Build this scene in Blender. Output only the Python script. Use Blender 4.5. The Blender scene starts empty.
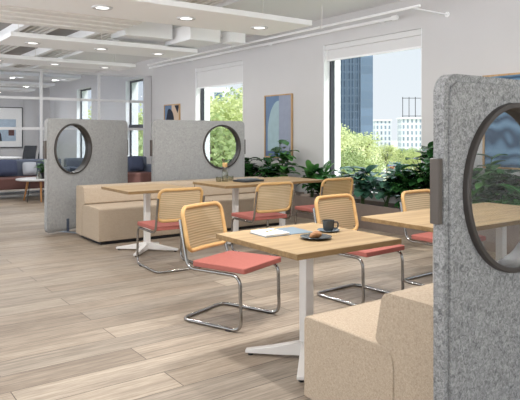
import bpy, bmesh, math, random
from mathutils import Vector, Matrix
R = math.radians
random.seed(7)
C = bpy.context.scene.collection
PI = math.pi

# ------------------------------------------------------------------ materials
def new_mat(name):
    m = bpy.data.materials.new(name); m.use_nodes = True
    nt = m.node_tree
    return m, nt, nt.nodes['Principled BSDF']

def rgb(r, g, b):
    f = lambda v: (v/255/12.92) if v/255 <= .04045 else ((v/255+.055)/1.055)**2.4
    return (f(r), f(g), f(b), 1)

def plain(name, col, rough=.5, metal=0., noise=0., nscale=20., bump=0., spec=.5):
    m, nt, p = new_mat(name)
    p.inputs['Base Color'].default_value = col
    p.inputs['Roughness'].default_value = rough
    p.inputs['Metallic'].default_value = metal
    p.inputs['Specular IOR Level'].default_value = spec
    if noise or bump:
        tc = nt.nodes.new('ShaderNodeTexCoord'); n = nt.nodes.new('ShaderNodeTexNoise')
        n.inputs['Scale'].default_value = nscale; n.inputs['Detail'].default_value = 4
        nt.links.new(tc.outputs['Object'], n.inputs['Vector'])
        if noise:
            r = nt.nodes.new('ShaderNodeValToRGB')
            r.color_ramp.elements[0].position = .3; r.color_ramp.elements[1].position = .7
            a = 1-noise; b = 1+noise
            r.color_ramp.elements[0].color = (col[0]*a, col[1]*a, col[2]*a, 1)
            r.color_ramp.elements[1].color = (min(1, col[0]*b), min(1, col[1]*b), min(1, col[2]*b), 1)
            nt.links.new(n.outputs['Fac'], r.inputs['Fac']); nt.links.new(r.outputs['Color'], p.inputs['Base Color'])
        if bump:
            bp = nt.nodes.new('ShaderNodeBump'); bp.inputs['Strength'].default_value = bump; bp.inputs['Distance'].default_value = .004
            nt.links.new(n.outputs['Fac'], bp.inputs['Height']); nt.links.new(bp.outputs['Normal'], p.inputs['Normal'])
    return m

def wood(name, c1, c2, axis='X', scale=1., rough=.45, fine=1.):
    m, nt, p = new_mat(name)
    tc = nt.nodes.new('ShaderNodeTexCoord'); mp = nt.nodes.new('ShaderNodeMapping')
    s = {'X': (1.2, 22, 22), 'Y': (22, 1.2, 22), 'Z': (22, 22, 1.2)}[axis]
    mp.inputs['Scale'].default_value = [v*scale for v in s]
    n = nt.nodes.new('ShaderNodeTexNoise'); n.inputs['Scale'].default_value = 1.; n.inputs['Detail'].default_value = 5; n.inputs['Distortion'].default_value = .6
    r = nt.nodes.new('ShaderNodeValToRGB'); r.color_ramp.elements[0].position = .32; r.color_ramp.elements[1].position = .68
    r.color_ramp.elements[0].color = c1; r.color_ramp.elements[1].color = c2
    nt.links.new(tc.outputs['Object'], mp.inputs['Vector']); nt.links.new(mp.outputs['Vector'], n.inputs['Vector'])
    nt.links.new(n.outputs['Fac'], r.inputs['Fac']); nt.links.new(r.outputs['Color'], p.inputs['Base Color'])
    p.inputs['Roughness'].default_value = rough; p.inputs['Specular IOR Level'].default_value = .3
    return m

def floor_mat():
    m, nt, p = new_mat('oak_floor')
    L = nt.links.new; N = nt.nodes.new
    tc = N('ShaderNodeTexCoord'); mp = N('ShaderNodeMapping'); mp.inputs['Location'].default_value = (.55, .20, 0)
    L(tc.outputs['Object'], mp.inputs['Vector'])
    b = N('ShaderNodeTexBrick'); b.offset = .37; b.offset_frequency = 2; b.squash = 1
    b.inputs['Scale'].default_value = 1; b.inputs['Brick Width'].default_value = 2.1; b.inputs['Row Height'].default_value = .235
    b.inputs['Mortar Size'].default_value = .003; b.inputs['Mortar Smooth'].default_value = .3; b.inputs['Bias'].default_value = 0
    b.inputs['Color1'].default_value = (0, 0, 0, 1); b.inputs['Color2'].default_value = (1, 1, 1, 1); b.inputs['Mortar'].default_value = (.5, .5, .5, 1)
    L(mp.outputs['Vector'], b.inputs['Vector'])
    # per board shift of the grain
    sh = N('ShaderNodeVectorMath'); sh.operation = 'SCALE'; sh.inputs['Scale'].default_value = 13.7
    L(b.outputs['Color'], sh.inputs[0])
    ad = N('ShaderNodeVectorMath'); ad.operation = 'ADD'; L(mp.outputs['Vector'], ad.inputs[0]); L(sh.outputs['Vector'], ad.inputs[1])
    m2 = N('ShaderNodeMapping'); m2.inputs['Scale'].default_value = (1.1, 15, 1); L(ad.outputs['Vector'], m2.inputs['Vector'])
    n = N('ShaderNodeTexNoise'); n.inputs['Scale'].default_value = 1.3; n.inputs['Detail'].default_value = 6; n.inputs['Roughness'].default_value = .62; n.inputs['Distortion'].default_value = .8
    L(m2.outputs['Vector'], n.inputs['Vector'])
    m3 = N('ShaderNodeMapping'); m3.inputs['Scale'].default_value = (.7, 4.2, 1); L(ad.outputs['Vector'], m3.inputs['Vector'])
    w = N('ShaderNodeTexWave'); w.bands_direction = 'Y'; w.inputs['Scale'].default_value = 2.4; w.inputs['Distortion'].default_value = 9; w.inputs['Detail'].default_value = 3; w.inputs['Detail Scale'].default_value = .8
    L(m3.outputs['Vector'], w.inputs['Vector'])
    r1 = N('ShaderNodeValToRGB'); e = r1.color_ramp.elements
    e[0].position = 0; e[0].color = rgb(146, 132, 117); e[1].position = 1; e[1].color = rgb(190, 175, 157)
    x = e.new(.35); x.color = rgb(174, 159, 142); x = e.new(.7); x.color = rgb(158, 146, 132)
    L(b.outputs['Color'], r1.inputs['Fac'])
    r2 = N('ShaderNodeValToRGB'); r2.color_ramp.elements[0].position = .33; r2.color_ramp.elements[1].position = .68
    r2.color_ramp.elements[0].color = (.60, .58, .56, 1); r2.color_ramp.elements[1].color = (1.1, 1.1, 1.1, 1)
    L(n.outputs['Fac'], r2.inputs['Fac'])
    mx = N('ShaderNodeMix'); mx.data_type = 'RGBA'; mx.blend_type = 'MULTIPLY'; mx.inputs['Factor'].default_value = .85
    L(r1.outputs['Color'], mx.inputs['A']); L(r2.outputs['Color'], mx.inputs['B'])
    m4 = N('ShaderNodeMapping'); m4.inputs['Scale'].default_value = (5, 70, 1); L(ad.outputs['Vector'], m4.inputs['Vector'])
    n4 = N('ShaderNodeTexNoise'); n4.inputs['Scale'].default_value = 1.6; n4.inputs['Detail'].default_value = 4; n4.inputs['Roughness'].default_value = .7; L(m4.outputs['Vector'], n4.inputs['Vector'])
    r4 = N('ShaderNodeValToRGB'); r4.color_ramp.elements[0].position = .36; r4.color_ramp.elements[1].position = .6
    r4.color_ramp.elements[0].color = (.72, .70, .68, 1); r4.color_ramp.elements[1].color = (1.06, 1.06, 1.06, 1); L(n4.outputs['Fac'], r4.inputs['Fac'])
    r3 = N('ShaderNodeValToRGB'); r3.color_ramp.elements[0].position = .0; r3.color_ramp.elements[1].position = .45
    r3.color_ramp.elements[0].color = (.84, .83, .82, 1); r3.color_ramp.elements[1].color = (1, 1, 1, 1)
    L(w.outputs['Fac'], r3.inputs['Fac'])
    mx2 = N('ShaderNodeMix'); mx2.data_type = 'RGBA'; mx2.blend_type = 'MULTIPLY'; mx2.inputs['Factor'].default_value = .8
    L(mx.outputs['Result'], mx2.inputs['A']); L(r3.outputs['Color'], mx2.inputs['B'])
    mx3 = N('ShaderNodeMix'); mx3.data_type = 'RGBA'; mx3.inputs['B'].default_value = rgb(84, 72, 62)
    L(b.outputs['Fac'], mx3.inputs['Factor']); 
    mx4 = N('ShaderNodeMix'); mx4.data_type = 'RGBA'; mx4.blend_type = 'MULTIPLY'; mx4.inputs['Factor'].default_value = .75
    L(mx2.outputs['Result'], mx4.inputs['A']); L(r4.outputs['Color'], mx4.inputs['B']); L(mx4.outputs['Result'], mx3.inputs['A'])
    L(mx3.outputs['Result'], p.inputs['Base Color'])
    p.inputs['Roughness'].default_value = .5; p.inputs['Specular IOR Level'].default_value = .35
    bp = N('ShaderNodeBump'); bp.inputs['Strength'].default_value = .25; bp.inputs['Distance'].default_value = .003
    L(n.outputs['Fac'], bp.inputs['Height']); L(bp.outputs['Normal'], p.inputs['Normal'])
    return m

def felt_mat(name, c1, c2, scale):
    m, nt, p = new_mat(name)
    L = nt.links.new; N = nt.nodes.new
    tc = N('ShaderNodeTexCoord')
    n = N('ShaderNodeTexNoise'); n.inputs['Scale'].default_value = scale; n.inputs['Detail'].default_value = 6; n.inputs['Roughness'].default_value = .75; n.inputs['Distortion'].default_value = 1.2
    L(tc.outputs['Object'], n.inputs['Vector'])
    r = N('ShaderNodeValToRGB'); r.color_ramp.elements[0].position = .36; r.color_ramp.elements[1].position = .62
    r.color_ramp.elements[0].color = c1; r.color_ramp.elements[1].color = c2
    L(n.outputs['Fac'], r.inputs['Fac']); L(r.outputs['Color'], p.inputs['Base Color'])
    p.inputs['Roughness'].default_value = .95; p.inputs['Specular IOR Level'].default_value = .1
    bp = N('ShaderNodeBump'); bp.inputs['Strength'].default_value = .35; bp.inputs['Distance'].default_value = .004
    L(n.outputs['Fac'], bp.inputs['Height']); L(bp.outputs['Normal'], p.inputs['Normal'])
    return m

def glass_mat(name, tint, refl=.06, fr=.35):
    m = bpy.data.materials.new(name); m.use_nodes = True; nt = m.node_tree; nt.nodes.clear()
    o = nt.nodes.new('ShaderNodeOutputMaterial'); t = nt.nodes.new('ShaderNodeBsdfTransparent'); g = nt.nodes.new('ShaderNodeBsdfGlossy')
    t.inputs['Color'].default_value = tint; g.inputs['Roughness'].default_value = .01
    f = nt.nodes.new('ShaderNodeLayerWeight'); f.inputs['Blend'].default_value = .25
    mu = nt.nodes.new('ShaderNodeMath'); mu.operation = 'MULTIPLY_ADD'; mu.inputs[1].default_value = fr; mu.inputs[2].default_value = refl
    nt.links.new(f.outputs['Fresnel'], mu.inputs[0])
    mx = nt.nodes.new('ShaderNodeMixShader'); nt.links.new(mu.outputs[0], mx.inputs['Fac'])
    nt.links.new(t.outputs[0], mx.inputs[1]); nt.links.new(g.outputs[0], mx.inputs[2]); nt.links.new(mx.outputs[0], o.inputs['Surface'])
    return m

def cane_mat():
    m = bpy.data.materials.new('cane_weave'); m.use_nodes = True; nt = m.node_tree; p = nt.nodes['Principled BSDF']
    o = nt.nodes['Material Output']; L = nt.links.new; N = nt.nodes.new
    tc = N('ShaderNodeTexCoord')
    w = N('ShaderNodeTexWave'); w.wave_type = 'BANDS'; w.bands_direction = 'Z'; w.inputs['Scale'].default_value = 17.; w.inputs['Distortion'].default_value = .6; w.inputs['Detail Scale'].default_value = 3
    L(tc.outputs['Object'], w.inputs['Vector'])
    g = N('ShaderNodeMath'); g.operation = 'MULTIPLY_ADD'; g.inputs[1].default_value = .16; g.inputs[2].default_value = .08; L(w.outputs['Fac'], g.inputs[0])
    r = N('ShaderNodeValToRGB'); r.color_ramp.elements[0].color = rgb(216, 197, 165); r.color_ramp.elements[1].color = rgb(195, 173, 138)
    L(w.outputs['Fac'], r.inputs['Fac']); L(r.outputs['Color'], p.inputs['Base Color'])
    p.inputs['Roughness'].default_value = .6
    t = N('ShaderNodeBsdfTransparent'); mx = N('ShaderNodeMixShader')
    L(g.outputs[0], mx.inputs['Fac']); L(p.outputs[0], mx.inputs[1]); L(t.outputs[0], mx.inputs[2]); L(mx.outputs[0], o.inputs['Surface'])
    return m

def leaf_mat(name, c1, c2, rough=.35, trans=.2, scale=3.):
    m = bpy.data.materials.new(name); m.use_nodes = True; nt = m.node_tree; p = nt.nodes['Principled BSDF']; o = nt.nodes['Material Output']
    L = nt.links.new; N = nt.nodes.new
    tc = N('ShaderNodeTexCoord'); n = N('ShaderNodeTexNoise'); n.inputs['Scale'].default_value = scale; n.inputs['Detail'].default_value = 3
    L(tc.outputs['Object'], n.inputs['Vector'])
    r = N('ShaderNodeValToRGB'); r.color_ramp.elements[0].position = .35; r.color_ramp.elements[1].position = .65
    r.color_ramp.elements[0].color = c1; r.color_ramp.elements[1].color = c2
    L(n.outputs['Fac'], r.inputs['Fac']); L(r.outputs['Color'], p.inputs['Base Color']); p.inputs['Roughness'].default_value = rough
    t = N('ShaderNodeBsdfTranslucent'); L(r.outputs['Color'], t.inputs['Color'])
    mx = N('ShaderNodeMixShader'); mx.inputs['Fac'].default_value = trans
    L(p.outputs[0], mx.inputs[1]); L(t.outputs[0], mx.inputs[2]); L(mx.outputs[0], o.inputs['Surface'])
    return m

def facade_mat(name, wall, win, sx, sz, mort, rough=.4):
    m, nt, p = new_mat(name); L = nt.links.new; N = nt.nodes.new
    tc = N('ShaderNodeTexCoord'); sp = N('ShaderNodeSeparateXYZ'); L(tc.outputs['Object'], sp.inputs[0])
    ad = N('ShaderNodeMath'); ad.operation = 'ADD'; L(sp.outputs['X'], ad.inputs[0]); L(sp.outputs['Y'], ad.inputs[1])
    cb = N('ShaderNodeCombineXYZ'); L(ad.outputs[0], cb.inputs['X']); L(sp.outputs['Z'], cb.inputs['Y'])
    b = N('ShaderNodeTexBrick'); b.offset = 0; b.inputs['Scale'].default_value = 1
    b.inputs['Brick Width'].default_value = sx; b.inputs['Row Height'].default_value = sz; b.inputs['Mortar Size'].default_value = mort; b.inputs['Mortar Smooth'].default_value = 0
    b.inputs['Color1'].default_value = win; b.inputs['Color2'].default_value = tuple(v*1.5 for v in win[:3])+(1,); b.inputs['Mortar'].default_value = wall
    L(cb.outputs[0], b.inputs['Vector']); L(b.outputs['Color'], p.inputs['Base Color']); p.inputs['Roughness'].default_value = rough
    return m

def emis(name, col, s):
    m = bpy.data.materials.new(name); m.use_nodes = True; nt = m.node_tree; nt.nodes.clear()
    o = nt.nodes.new('ShaderNodeOutputMaterial'); e = nt.nodes.new('ShaderNodeEmission'); e.inputs['Color'].default_value = col; e.inputs['Strength'].default_value = s
    nt.links.new(e.outputs[0], o.inputs['Surface']); return m

def wave_art():
    m, nt, p = new_mat('wave_print'); L = nt.links.new; N = nt.nodes.new
    tc = N('ShaderNodeTexCoord'); mp = N('ShaderNodeMapping'); mp.inputs['Location'].default_value = (0, -.3, .2); L(tc.outputs['Object'], mp.inputs['Vector'])
    w = N('ShaderNodeTexWave'); w.wave_type = 'RINGS'; w.rings_direction = 'X'; w.inputs['Scale'].default_value = 4.; w.inputs['Distortion'].default_value = 5.; w.inputs['Detail'].default_value = 1.5; w.inputs['Detail Scale'].default_value = .9
    L(mp.outputs['Vector'], w.inputs['Vector'])
    r = N('ShaderNodeValToRGB'); e = r.color_ramp.elements; e[0].color = rgb(52, 78, 104); e[1].color = rgb(116, 150, 178); x = e.new(.35); x.color = rgb(84, 118, 148)
    L(w.outputs['Fac'], r.inputs['Fac']); L(r.outputs['Color'], p.inputs['Base Color']); p.inputs['Roughness'].default_value = .7
    return m

M = {}
M['floor'] = floor_mat()
M['wall'] = plain('wall_paint', rgb(205, 203, 203), .9, noise=.012, nscale=2)
M['ceil'] = plain('ceiling_paint', rgb(228, 228, 229), .9)
M['deck'] = plain('deck_metal', rgb(150, 144, 138), .6, noise=.08, nscale=3)
M['deck_dark'] = plain('deck_shadow_gap', rgb(120, 114, 108), .8)
M['white'] = plain('white_panel', rgb(247, 247, 248), .6)
M['trunk'] = plain('trunking', rgb(236, 233, 230), .6)
M['plaster_white'] = plain('white_reveal', rgb(242, 243, 245), .7)
M['frame_black'] = plain('black_frame', rgb(52, 54, 62), .4)
M['white_metal'] = plain('white_metal', rgb(226, 222, 218), .35)
M['grey_metal'] = plain('partition_metal', rgb(206, 206, 208), .4)
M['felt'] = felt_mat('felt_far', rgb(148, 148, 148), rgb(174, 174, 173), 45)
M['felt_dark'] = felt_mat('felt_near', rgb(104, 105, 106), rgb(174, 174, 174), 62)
M['ring'] = plain('ring_brown_black', rgb(62, 57, 54), .45)
M['bracket'] = plain('bracket_brown', rgb(84, 76, 70), .5)
M['steel'] = plain('foot_steel', rgb(176, 184, 194), .35, .7)
M['clip'] = plain('foot_clip', rgb(88, 98, 116), .4, .3)
M['scr_glass'] = glass_mat('screen_glass', (.86, .88, .89, 1), .02, .10)
M['win_glass'] = glass_mat('window_glass', (.78, .79, .80, 1), .0, .006)
M['part_glass'] = glass_mat('partition_glass', (.88, .90, .93, 1), .03)
M['oak'] = wood('oak_top', rgb(140, 115, 82), rgb(170, 145, 108), 'X', 1., .55)
M['oak_edge'] = wood('oak_edge', rgb(126, 100, 66), rgb(152, 125, 88), 'X', 1.5)
M['oak_frame'] = wood('oak_frame', rgb(176, 140, 98), rgb(206, 172, 130), 'Z')
M['beech'] = wood('beech', rgb(188, 148, 96), rgb(206, 168, 114), 'X', .6, .4)
M['cane'] = cane_mat()
M['chrome'] = plain('chrome', rgb(158, 156, 154), .16, 1.)
M['coral'] = plain('coral_fabric', rgb(166, 99, 90), .8, noise=.05, nscale=60, spec=.2)
M['glide'] = plain('black_plastic', rgb(28, 28, 30), .5)
M['bench'] = felt_mat('bench_fabric', rgb(164, 146, 127), rgb(196, 180, 160), 120)
M['seam'] = plain('bench_seam', rgb(120, 96, 68), .9)
M['planter'] = plain('planter_brown', rgb(124, 110, 101), .6, noise=.05)
M['soil'] = plain('soil', rgb(48, 38, 30), .95, noise=.3, nscale=40)
M['leaf_a'] = leaf_mat('leaf_dark', rgb(34, 74, 38), rgb(74, 128, 68), .26)
M['leaf_b'] = leaf_mat('leaf_mid', rgb(44, 90, 42), rgb(92, 144, 74), .28)
M['leaf_c'] = leaf_mat('leaf_sky_sheen', rgb(58, 104, 84), rgb(124, 170, 148), .24)  # green leaves with the bluish sheen of reflected sky put into the colour
M['stem'] = plain('plant_stem', rgb(66, 88, 46), .6)
M['bark'] = plain('bark', rgb(96, 82, 66), .9, noise=.2)
M['tree_a'] = leaf_mat('tree_leaf_yellow', rgb(164, 176, 110), rgb(216, 220, 168), .6, .35, .35)
M['tree_b'] = leaf_mat('tree_leaf_green', rgb(136, 154, 98), rgb(188, 200, 140), .6, .35, .35)
M['tree_c'] = leaf_mat('tree_leaf_dark', rgb(62, 92, 52), rgb(112, 140, 78), .6, .3, .35)
M['ground'] = plain('ground_grass', rgb(176, 182, 152), .9, noise=.15, nscale=.1)
M['road'] = plain('asphalt', rgb(196, 192, 190), .9)
M['tower_a'] = facade_mat('tower_facade', rgb(98, 112, 128), rgb(58, 74, 92), 1.6, 3.2, .28, .3)
M['tower_b'] = facade_mat('tower_side', rgb(104, 118, 134), rgb(90, 106, 124), 6, 3.4, .12, .3)
M['apart'] = facade_mat('apartment_facade', rgb(214, 216, 218), rgb(120, 130, 144), 2.2, 3.1, .6, .7)
M['apart2'] = facade_mat('block_facade', rgb(222, 222, 224), rgb(96, 116, 140), 3.0, 3.2, .7, .7)
M['blue_panel'] = plain('blue_hoarding', rgb(70, 110, 180), .5)
M['car_white'] = plain('car_paint_white', rgb(236, 236, 236), .3)
M['car_red'] = plain('car_paint_red', rgb(170, 50, 46), .3)
M['tyre'] = plain('tyre', rgb(24, 24, 24), .8)
M['blind'] = plain('blind_fabric', rgb(220, 219, 219), .85)
M['paper'] = plain('paper', rgb(244, 243, 240), .7)
M['cover'] = plain('grey_blue_card', rgb(108, 124, 136), .6)
M['pencil'] = plain('pencil_ochre', rgb(168, 152, 100), .5)
M['ceramic'] = plain('dark_ceramic', rgb(62, 66, 68), .25)
M['ceramic_hi'] = plain('slate_glaze', rgb(92, 104, 112), .18)
M['pastry'] = plain('pastry_crust', rgb(152, 104, 62), .6, noise=.3, nscale=60, bump=.5)
M['coffee'] = plain('coffee', rgb(38, 24, 16), .15)
M['cork'] = plain('cork', rgb(196, 160, 108), .8, noise=.1, nscale=80)
M['bottle'] = glass_mat('bottle_glass', (.80, .80, .74, 1), .12)
M['laptop'] = plain('laptop_dark', rgb(58, 62, 66), .4)
M['light_grey'] = plain('keyboard_light', rgb(96, 102, 106), .5)
M['navy'] = plain('navy_fabric', rgb(62, 70, 94), .85, noise=.06, nscale=30)
M['navy_l'] = plain('slate_blue_fabric', rgb(92, 100, 117), .85, noise=.06, nscale=30)
M['maroon'] = plain('maroon_fabric', rgb(98, 67, 63), .85, noise=.06, nscale=30)
M['cushion'] = plain('pale_cushion', rgb(168, 172, 180), .85)
M['marble'] = plain('white_marble', rgb(200, 200, 202), .3, noise=.04, nscale=6)
M['leg_wood'] = wood('table_leg_wood', rgb(166, 116, 70), rgb(190, 140, 92), 'Z')
M['black'] = plain('black_metal', rgb(34, 34, 38), .45)
M['mesh_black'] = plain('chair_mesh', rgb(46, 48, 54), .7)
M['wave'] = wave_art()
M['art_lilac'] = plain('art_lilac', rgb(150, 158, 178), .8, noise=.04, nscale=8)
M['art_blue'] = plain('art_blue', rgb(106, 130, 162), .8, noise=.06, nscale=8)
M['art_teal'] = plain('art_teal', rgb(160, 184, 192), .8, noise=.05, nscale=8)
M['art_deep'] = plain('art_deep', rgb(92, 112, 146), .8)
M['art_beige'] = plain('art_beige', rgb(206, 182, 160), .8)
M['art_black'] = plain('art_black', rgb(32, 38, 56), .8)
M['art_sky'] = plain('art_sky', rgb(176, 194, 210), .8, noise=.1, nscale=6)
M['lamp'] = emis('lamp_glow', (1, .97, .93, 1), 2.2)

# ------------------------------------------------------------------ mesh helpers
def obj(name, bm, mat, parent=None, smooth=False, bevel=0, seg=2):
    me = bpy.data.meshes.new(name)
    bmesh.ops.recalc_face_normals(bm, faces=bm.faces)
    bm.to_mesh(me); bm.free()
    for m in (mat if isinstance(mat, (list, tuple)) else [mat]): me.materials.append(m)
    if smooth:
        for p in me.polygons: p.use_smooth = True
        try: me.set_sharp_from_angle(angle=R(42))
        except Exception: pass
    o = bpy.data.objects.new(name, me); C.objects.link(o)
    if parent: o.parent = parent
    if bevel:
        b = o.modifiers.new('bevel', 'BEVEL'); b.width = bevel; b.segments = seg; b.limit_method = 'ANGLE'; b.angle_limit = R(40)
        b.harden_normals = False
        for p in me.polygons: p.use_smooth = True
        try: me.set_sharp_from_angle(angle=R(60))
        except Exception: pass
    return o

def thing(name, label, cat, loc=(0, 0, 0), rz=0, group=None):
    o = bpy.data.objects.new(name, None); C.objects.link(o); o.empty_display_size = .1
    o.location = loc; o.rotation_euler = (0, 0, rz); o['label'] = label; o['category'] = cat
    if group: o['group'] = group
    return o

def tag(o, label, cat, group=None, loc=None, rz=None):
    o['label'] = label; o['category'] = cat
    if group: o['group'] = group
    if loc is not None: o.location = loc
    if rz is not None: o.rotation_euler = (0, 0, rz)
    return o

def struct(name, bm, m, parent=None, **k):
    o = obj(name, bm, m, parent, **k)
    if parent is None: o['kind'] = 'structure'
    return o

def dup(root, loc, rz, label, group=None):
    r = root.copy(); C.objects.link(r); r.location = loc; r.rotation_euler = (0, 0, rz); r['label'] = label
    if group: r['group'] = group
    for ch in list(root.children):
        c = ch.copy(); C.objects.link(c); c.parent = r
        for g in list(ch.children):
            d = g.copy(); C.objects.link(d); d.parent = c
    return r

def box(bm, x0, x1, y0, y1, z0, z1, mi=0):
    vs = [bm.verts.new((x, y, z)) for z in (z0, z1) for y in (y0, y1) for x in (x0, x1)]
    for f in ((0, 1, 3, 2), (4, 6, 7, 5), (0, 4, 5, 1), (2, 3, 7, 6), (0, 2, 6, 4), (1, 5, 7, 3)):
        bm.faces.new([vs[i] for i in f]).material_index = mi
    return vs

def bx(*a):
    bm = bmesh.new(); box(bm, *a); return bm

def ring_pts(c, u, v, r, n): return [c + u*(r*math.cos(2*PI*i/n)) + v*(r*math.sin(2*PI*i/n)) for i in range(n)]

def tube(bm, pts, r, n=8, closed=False):
    pts = [Vector(p) for p in pts]; rings = []
    N = len(pts); up = None
    rad = r if isinstance(r, (list, tuple)) else [r]*N
    for i, p in enumerate(pts):
        if closed: t = (pts[(i+1) % N]-pts[i-1]).normalized()
        else: t = (pts[min(i+1, N-1)]-pts[max(i-1, 0)]).normalized()
        if up is None:
            a = Vector((0, 0, 1)) if abs(t.z) < .9 else Vector((1, 0, 0))
            up = (a - t*a.dot(t)).normalized()
        else: up = (up - t*up.dot(t)).normalized()
        rings.append([bm.verts.new(q) for q in ring_pts(p, up, t.cross(up), rad[i], n)])
    for i in range(N if closed else N-1):
        a, b = rings[i], rings[(i+1) % N]
        for k in range(n): bm.faces.new((a[k], a[(k+1) % n], b[(k+1) % n], b[k]))
    if not closed:
        bm.faces.new(rings[0]); bm.faces.new(rings[-1][::-1])
    return bm

def fillet(pts, r, n=5):
    pts = [Vector(p) for p in pts]; out = [pts[0]]
    for i in range(1, len(pts)-1):
        a, b, c = pts[i-1], pts[i], pts[i+1]
        d1 = (a-b); d2 = (c-b); rr = min(r, d1.length*.49, d2.length*.49)
        p1 = b+d1.normalized()*rr; p2 = b+d2.normalized()*rr
        for k in range(n+1):
            t = k/n; out.append(p1*(1-t)**2 + b*2*t*(1-t) + p2*t*t)
    out.append(pts[-1]); return out

def lathe(bm, prof, n=24, c=(0, 0, 0), mi=0):
    rings = []
    for r, z in prof:
        if r < 1e-5: rings.append([bm.verts.new((c[0], c[1], c[2]+z))])
        else: rings.append([bm.verts.new((c[0]+r*math.cos(2*PI*i/n), c[1]+r*math.sin(2*PI*i/n), c[2]+z)) for i in range(n)])
    for a, b in zip(rings, rings[1:]):
        for k in range(n):
            k2 = (k+1) % n
            vs = [a[0] if len(a) == 1 else a[k]] + ([a[k2]] if len(a) > 1 else []) + ([b[k2], b[k]] if len(b) > 1 else [b[0]])
            if len(set(vs)) > 2: bm.faces.new(vs).material_index = mi
    return bm

def prism(bm, poly, axis, a, b, mi=0):
    """poly of 2D points, extruded along axis from a to b (X: poly is (y,z); Y: (x,z); Z: (x,y))"""
    def P(p, t): return {'X': (t, p[0], p[1]), 'Y': (p[0], t, p[1]), 'Z': (p[0], p[1], t)}[axis]
    A = [bm.verts.new(P(p, a)) for p in poly]; B = [bm.verts.new(P(p, b)) for p in poly]
    n = len(poly)
    bm.faces.new(A).material_index = mi; bm.faces.new(B[::-1]).material_index = mi
    for i in range(n): bm.faces.new((A[i], B[i], B[(i+1) % n], A[(i+1) % n])).material_index = mi
    return bm

def rrect(x0, x1, y0, y1, r, n=6):
    out = []
    for cx, cy, a in ((x1-r, y1-r, 0), (x0+r, y1-r, 90), (x0+r, y0+r, 180), (x1-r, y0+r, 270)):
        for k in range(n+1):
            t = R(a+90*k/n); out.append((cx+r*math.cos(t), cy+r*math.sin(t)))
    return out

def fil2(pts, radii, n=6):
    """closed 2D polygon with rounded corners"""
    out = []; N = len(pts)
    for i in range(N):
        b = Vector(pts[i]); r = radii[i]
        if r <= 0: out.append(tuple(b)); continue
        d1 = Vector(pts[i-1])-b; d2 = Vector(pts[(i+1) % N])-b; rr = min(r, d1.length*.49, d2.length*.49)
        p1 = b+d1.normalized()*rr; p2 = b+d2.normalized()*rr
        for k in range(n+1):
            t = k/n; q = p1*(1-t)**2+b*2*t*(1-t)+p2*t*t; out.append((q.x, q.y))
    return out

def holed(outer, hole, y0, y1):
    """plate in XZ with a hole, thick in Y"""
    bm = bmesh.new(); rings = []
    for pts in (outer, hole):
        vs = [bm.verts.new((p[0], y0, p[1])) for p in pts]
        rings.append([bm.edges.new((vs[i], vs[(i+1) % len(vs)])) for i in range(len(vs))])
    bmesh.ops.triangle_fill(bm, use_beauty=True, use_dissolve=False, edges=[e for r in rings for e in r], normal=(0, -1, 0))
    g = bmesh.ops.extrude_face_region(bm, geom=bm.faces[:])
    for v in g['geom']:
        if isinstance(v, bmesh.types.BMVert): v.co.y = y1
    return bm

def circ(cx, cz, r, n=56): return [(cx+r*math.cos(2*PI*i/n), cz+r*math.sin(2*PI*i/n)) for i in range(n)]

# ------------------------------------------------------------------ setting
XW, TH = 6.75, .38
Y0, Y1 = -5., 23.
struct('floor', bx(-5, XW, Y0, Y1, -.2, 0), M['floor'])
WIN = [(1.0, 3.06), (5.48, 7.54), (9.96, 11.89), (14.45, 15.85), (18.55, 19.95)]  # first window is out of view, added to let in side light
ZS, ZT = .45, 2.85
bm = bmesh.new(); y = Y0
for a, b in WIN:
    box(bm, XW, XW+TH, y, a, -.2, 3.7)
    box(bm, XW, XW+TH, a, b, -.2, ZS); box(bm, XW, XW+TH, a, b, ZT, 3.7); y = b
box(bm, XW, XW+TH, y, Y1+.3, -.2, 3.7)
struct('wall_right', bm, M['wall'])
struct('wall_back', bx(-5, XW, Y1, Y1+.3, -.2, 3.7), M['wall'])
for i, (a, b) in enumerate(WIN):
    bm = bmesh.new()
    for (p, q, z0, z1) in ((a, a+.05, ZS, ZT), (b-.05, b, ZS, ZT), (a, b, ZS, ZS+.06), (a, b, ZT-.05, ZT)):
        box(bm, XW+.13, XW+(.21 if i < 3 else .165), p, q, z0, z1)
    w = struct('window_%d' % (i+1), bm, M['frame_black'])
    bm = bmesh.new()
    for (p, q, z0, z1) in ((a, a+.012, ZS, ZT), (b-.012, b, ZS, ZT), (a, b, ZS, ZS+.012)):
        box(bm, XW+.002, XW+.129, p, q, z0, z1); box(bm, XW+(.211 if i < 3 else .172), XW+TH, p, q, z0, z1)
    struct('window_reveal', bm, M['plaster_white'], w)
    struct('window_pane', bx(XW+.150, XW+.156, a+.05, b-.05, ZS+.06, ZT-.05), M['win_glass'], w)
    if i == 3: struct('window_transom', bx(XW+.10, XW+.24, a+.02, b-.02, 1.50, 1.62), M['frame_black'], w)
struct('baseboard_right', bx(XW-.015, XW, 7.9, Y1, 0, .08), M['white'])

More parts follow.
